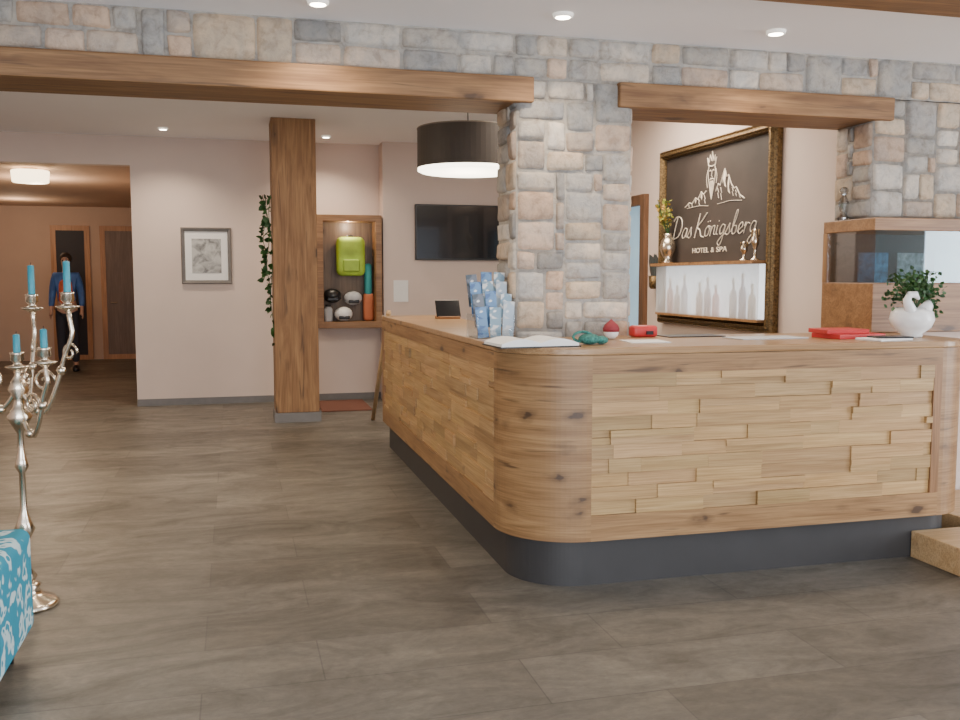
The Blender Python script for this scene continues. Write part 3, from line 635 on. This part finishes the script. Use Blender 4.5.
b.build('holder',glassmat('rack_acrylic',(.93,.95,.96),.03,.4),p)
def bro(c1,c2,sc_=5):
    m,nt,bb=newmat('brochure_print'); v=coords(nt,'Object',(1,1,1.6)); n=noise(nt,v,sc_*3,2,.4); cc=ramp(nt,n,[(.40,c1),(.48,c2),(.60,c2),(.64,(.75,.76,.78))]); nt.links.new(cc,bb.inputs['Base Color']); bb.inputs['Roughness'].default_value=.3; return m
bm_=[bro((.06,.13,.30),(.12,.25,.45)),bro((.55,.58,.60),(.35,.45,.55)),bro((.06,.08,.10),(.14,.16,.2)),bro((.65,.66,.66),(.2,.32,.42)),bro((.10,.16,.12),(.3,.34,.3))]
k=0; rn=['front row','second row','third row','rearmost row']; qn=['left','middle','right']
for r in range(4):
    for q in range(3):
        cx=L.x-.068+q*.068; y=L.y-.122+r*.065; z=H+.006+r*.055; hh=random.uniform(.165,.20)
        b=MB(); b.T=Matrix.Translation((cx,y,z))@Matrix.Rotation(-.12,4,'X')@Matrix.Rotation((q-1)*.07+random.uniform(-.03,.03),4,'Y'); b.box(-.031,.031,0,.007,0,hh)
        tag(b.build('brochure',bm_[(r*2+q*3+r//2)%5]),qn[q]+' brochure in the '+rn[r]+' of the leaflet rack beside the pillar','brochure','brochures in the leaflet rack'); k+=1
L=onz(449,319,H); p=root('desk_display','small dark tilted display on a wooden foot on the left wing of the counter','display',L)
b=MB(); b.T=Matrix.Translation(L+Vector((0,0,.02)))@Matrix.Rotation(-.5,4,'X'); b.box(-.1,.1,0,.012,0,.15); b.build('screen',m_screen,p,bevel=.003)
b=MB(); b.box(L.x-.09,L.x+.09,L.y-.02,L.y+.12,H,H+.022); b.build('foot',m_frame,p,bevel=.004)
# ---------------- candelabra ----------------
c=onz(28,606,0); ca=root('candelabra','tall silver five-armed floor candelabra holding teal candles','candelabra',(c.x,c.y,0))
b=MB(); b.lathe([(.13,0),(.135,.012),(.12,.03),(.07,.05),(.05,.08),(.06,.1),(.035,.12)],c,32); b.build('base',m_silver,ca,smooth=True)
prof=[(.03,.11),(.045,.14),(.02,.18),(.016,.3),(.03,.33),(.045,.36),(.028,.4),(.015,.45),(.013,.62),(.03,.65),(.022,.68),(.014,.72),(.013,.80),(.035,.84),(.055,.88),(.03,.92),(.02,.96),(.045,1.0),(.03,1.04),(.013,1.07),(.02,1.085)]
b=MB(); b.lathe(prof,c,24); stem=b.build('stem',m_silver,ca,smooth=True)
def pos(r,ph,z): return c+RT*(r*math.cos(ph))+FH*(r*math.sin(ph))+Vector((0,0,z))
cups=[(0,0,1.10,'short teal centre candle on the stem of the candelabra'),(.26,math.radians(-10),1.37,'teal candle on the tall right arm of the candelabra'),(.23,math.radians(98),1.355,'teal candle on the tall rear arm of the candelabra'),(.25,math.radians(170),1.37,'teal candle on the tall left arm of the candelabra'),(.21,math.radians(-33),1.13,'short teal candle on the low right arm of the candelabra')]
for r,ph,z,lb in cups:
    q=pos(r,ph,z); arm=stem
    if r:
        hi=z>1.3; zz=1.0 if hi else .90
        b=MB(); pts=[]
        for i in range(21):
            t=i/20; pts.append(pos(.01+(r-.01)*min(1,t*1.2)+.045*math.sin(PI*t)*t,ph,zz-.10*math.sin(PI*min(1,t*1.5))+(z-.02-zz)*max(0,(t-.35)/.65)**1.1))
        pts[-1]=q; b.tube(pts,.011,8)
        sp=[pos(r*.5+.055*math.cos(t)*(1-t/11),ph,zz+.04+.055*math.sin(t)*(1-t/11)) for t in [i*.45 for i in range(21)]]
        b.tube(sp,.0075,6); b.ball(pts[12],.021); b.ball(pts[5],.021)
        if hi:
            zs2=zz+.17; b.tube([pos(r+.0+.04*math.cos(t)*(1-t/10),ph,zs2+.045*math.sin(t)*(1-t/10)) for t in [i*.45 for i in range(17)]],.006,6)
        arm=b.build('arm',m_silver,ca,smooth=True)
    b=MB(); b.lathe([(.008,-.02),(.02,-.01),(.048,.0),(.052,.006),(.02,.012),(.016,.02),(.03,.035),(.028,.06),(.032,.068),(.02,.068),(.012,.06)],q,20); b.build('candle_cup',m_silver,arm,smooth=True)
    hh=.145 if z>1.3 else .09
    t=root('candle',lb,'candle',q+Vector((0,0,.06)),'teal candles on the candelabra')
    b=MB(); b.lathe([(.015,0),(.0155,.001),(.0145,hh-.004),(.007,hh)],W[t],14); b.build('wax',m_teal,t,smooth=True)
    b=MB(); b.tube([W[t]+Vector((0,0,hh-.002)),W[t]+Vector((.001,0,hh+.012))],.0015,5); b.build('wick',m_black,t)
# ---------------- patterned armchair ----------------
xr=-.80; yb=3.97
ch=root('armchair','low armchair upholstered in turquoise and pale ornament fabric at the left edge','armchair',(xr-.4,yb-.35,0))
b=MB(); b.box(xr-.16,xr,yb-.75,yb,.10,.515); b.build('armrest',m_fab,ch,bevel=.04,smooth=True,seg=6)
b=MB(); b.box(xr-.86,xr-.70,yb-.75,yb,.10,.515); b.build('armrest',m_fab,ch,bevel=.04,smooth=True,seg=6)
b=MB(); b.box(xr-.70,xr-.16,yb-.72,yb-.17,.10,.42); b.build('seat',m_fab,ch,bevel=.05,smooth=True,seg=5)
b=MB(); b.box(xr-.70,xr-.16,yb-.17,yb-.01,.10,.5); b.build('backrest',m_fab,ch,bevel=.05,smooth=True,seg=5)
for sx in (xr-.80,xr-.08):
    for sy in (yb-.68,yb-.1):
        b=MB(); b.lathe([(.016,0),(.025,.11)],(sx,sy,0),14); b.build('leg',m_black,ch,smooth=True)
# ---------------- corridor doors ----------------
def cdoor(u0,xw,label,lit):
    xx=ony(u0,300,18.4).x; p=root('interior_door',label,'door',(xx+xw/2,18.38,0))
    b=MB(); b.frame((xx,18.4,0),(1,0,0),(0,0,1),(0,-1,0),xw,2.45,[(0,0),(0,.04),(.09,.04),(.09,0)]); b.build('door_frame',wood('door_frame_oak',(.36,.16,.055),(.52,.26,.11),'z',knots=False),p)
    b=MB(); b.box(xx+.09,xx+xw-.09,18.37,18.395,.02,2.36); lf=b.build('leaf',lit,p)
    b=MB(); b.tube([(xx+.16,18.36,1.05),(xx+.16,18.32,1.05),(xx+.27,18.32,1.05)],.01,6); b.build('handle',m_silver,lf)
cdoor(53,.66,'dark doorway behind the standing person at the end of the corridor',M('door_dark',(.02,.015,.018),.6))
cdoor(102,.85,'oak framed door at the right of the corridor end',wood('door_brown',(.12,.065,.035),(.2,.12,.07),'z',knots=False))
# ---------------- person ----------------
yp=16.2; px=ony(67,300,yp).x; P0=Vector((px,yp,0))
pe=root('person','person in blue and orange jacket and dark trousers standing in the corridor','person',P0)
K=1.9/1.8
def skin(name,js,es,mt,parent,rt=0):
    me=bpy.data.meshes.new(name); me.from_pydata([Vector(j[0])*K for j in js],es,[]); me.materials.append(mt)
    o=bpy.data.objects.new(name,me); COL.objects.link(o); o.parent=parent; W[o]=W[parent].copy()
    m=o.modifiers.new('skin','SKIN'); m.use_smooth_shade=True
    for i,j in enumerate(js):
        r=j[1]; me.skin_vertices[0].data[i].radius=(r[0]*K,r[1]*K) if isinstance(r,tuple) else (r*K,r*K)
    me.skin_vertices[0].data[rt].use_root=True
    m=o.modifiers.new('sub','SUBSURF'); m.levels=2; m.render_levels=2; return o
js=[((0,0,.98),(.13,.1)),((0,0,1.12),(.12,.09)),((0,.01,1.33),(.15,.105)),((0,0,1.49),.065),((0,-.005,1.56),.052),((0,-.012,1.63),(.065,.08)),((0,-.005,1.70),(.073,.09)),((0,.0,1.76),(.052,.065))]
es=[(i,i+1) for i in range(7)]
for s in (-1,1):
    k=len(js); js+=[((s*.155,0,1.45),.052),((s*.20,.02,1.18),.038),((s*.215,-.06,.95),.026),((s*.217,-.08,.885),(.028,.02))]; es+=[(2,k),(k,k+1),(k+1,k+2),(k+2,k+3)]
    for f in range(4):
        m=len(js); js+=[((s*.23,-.045-.022*f,.84),.009),((s*.223,-.055-.022*f,.795+.006*abs(f-1)),.008)]; es+=[(k+3,m),(m,m+1)]
    m=len(js); js+=[((s*.19,-.12,.87),.01)]; es+=[(k+3,m)]
    k=len(js); js+=[((s*.085,0,.92),.082),((s*.09,-.01,.52),.055),((s*.095,.015,.1),.038),((s*.105,-.1,.045),.036)]; es+=[(0,k),(k,k+1),(k+1,k+2),(k+2,k+3)]
skin('body',js,es,M('skin_tone',(.42,.24,.17),.6),pe)
m_blue=M('jacket_blue',(.05,.13,.36),.7,var=.3); m_or=M('vest_orange',(.62,.13,.06),.7,var=.3)
js=[((0,0,.95),(.145,.115)),((0,0,1.14),(.135,.11)),((0,.01,1.33),(.165,.125)),((0,0,1.5),.078)]; es=[(0,1),(1,2),(2,3)]
for s in(-1,1):
    k=len(js); js+=[((s*.16,0,1.45),.07),((s*.205,.02,1.18),.054),((s*.217,-.05,.98),.042)]; es+=[(2,k),(k,k+1),(k+1,k+2)]
skin('jacket',js,es,m_blue,pe)
skin('vest',[((0,-.03,1.0),(.13,.105)),((0,-.03,1.15),(.125,.10)),((0,-.025,1.32),(.145,.12)),((0,-.01,1.43),(.09,.085))],[(0,1),(1,2),(2,3)],m_or,pe)
js=[((0,0,.97),(.138,.11))]; es=[]
for s in(-1,1):
    k=len(js); js+=[((s*.088,0,.88),.10),((s*.092,-.01,.52),.074),((s*.095,.01,.12),.06)]; es+=[(0,k),(k,k+1),(k+1,k+2)]
skin('trousers',js,es,M('trousers_dark',(.02,.02,.03),.8),pe)
for s in(-1,1):
    b=MB(); b.T=Matrix.Translation(P0+Vector((s*.105,-.05,0))*K); b.lathe([(.05,0),(.055,.02),(.05,.07),(.03,.1)],(0,0,0),16,sy=2.3); b.build('shoe',m_black,pe,smooth=True)
b=MB(); hc=P0+Vector((0,.025,1.72))*K
b.ball(hc,.093,1.02,sy=1.1); o=b.build('hair',M('hair_dark',(.03,.018,.012),.7),pe,smooth=True)
b=MB(); b.lathe([(.001,.03),(.012,.015),(.017,0),(.001,-.005)],P0+Vector((0,-.095,1.655))*K,8); b.build('nose',M('nose_skin',(.42,.24,.17),.6),pe,smooth=True)
for s in(-1,1):
    b=MB(); b.ball(P0+Vector((s*.03,-.086,1.685))*K,.011,seg=10,n=6); b.build('eye',m_black,pe,smooth=True)
# ---------------- light ----------------
wd=bpy.data.worlds.new('world'); S.world=wd; wd.use_nodes=True
bg=wd.node_tree.nodes['Background']; bg.inputs[0].default_value=(.82,.88,1,1); bg.inputs[1].default_value=1.05
DAY=(.90,.94,1)
light('AREA','window_light',(.5,-2.9,1.4),470,DAY,7,(PI/2+.55,0,0),sy=2.4)
light('AREA','window_light_right',(7.8,1.5,1.4),380,(.84,.91,1),4,(0,PI/2,0),sy=2.2)
light('AREA','rear_fill',(-1.6,7.0,3.08),110,(1,.82,.62),2.4,(0,0,0),sy=1.5)  # added area fill to brighten the rear room, out of view, no fixture
light('AREA','reception_fill',(2.9,7.0,3.08),95,(1,.86,.70),1.2,(0,0,0),sy=1.5)  # added fill over the reception, hidden from view by the beam
light('POINT','pendant_light',(ony(466,150,7.6).x,7.6,2.2),18,WARM,.2)
light('POINT','corridor_light',(-2.4,13.2,2.45),50,(1,.74,.5),.1)
light('POINT','corridor_light_end',(-3.4,16.8,2.5),22,(1,.74,.5),.1)
light('POINT','case_fill',(1.35,11.3,zb_-.12),5,WARM,.02)  # added point light that lifts the case interior, stands for no lamp
light('SPOT','sign_spot',(3.3,6.9,3.08),70,WARM,.04,(0,math.radians(-18),0),1.5)
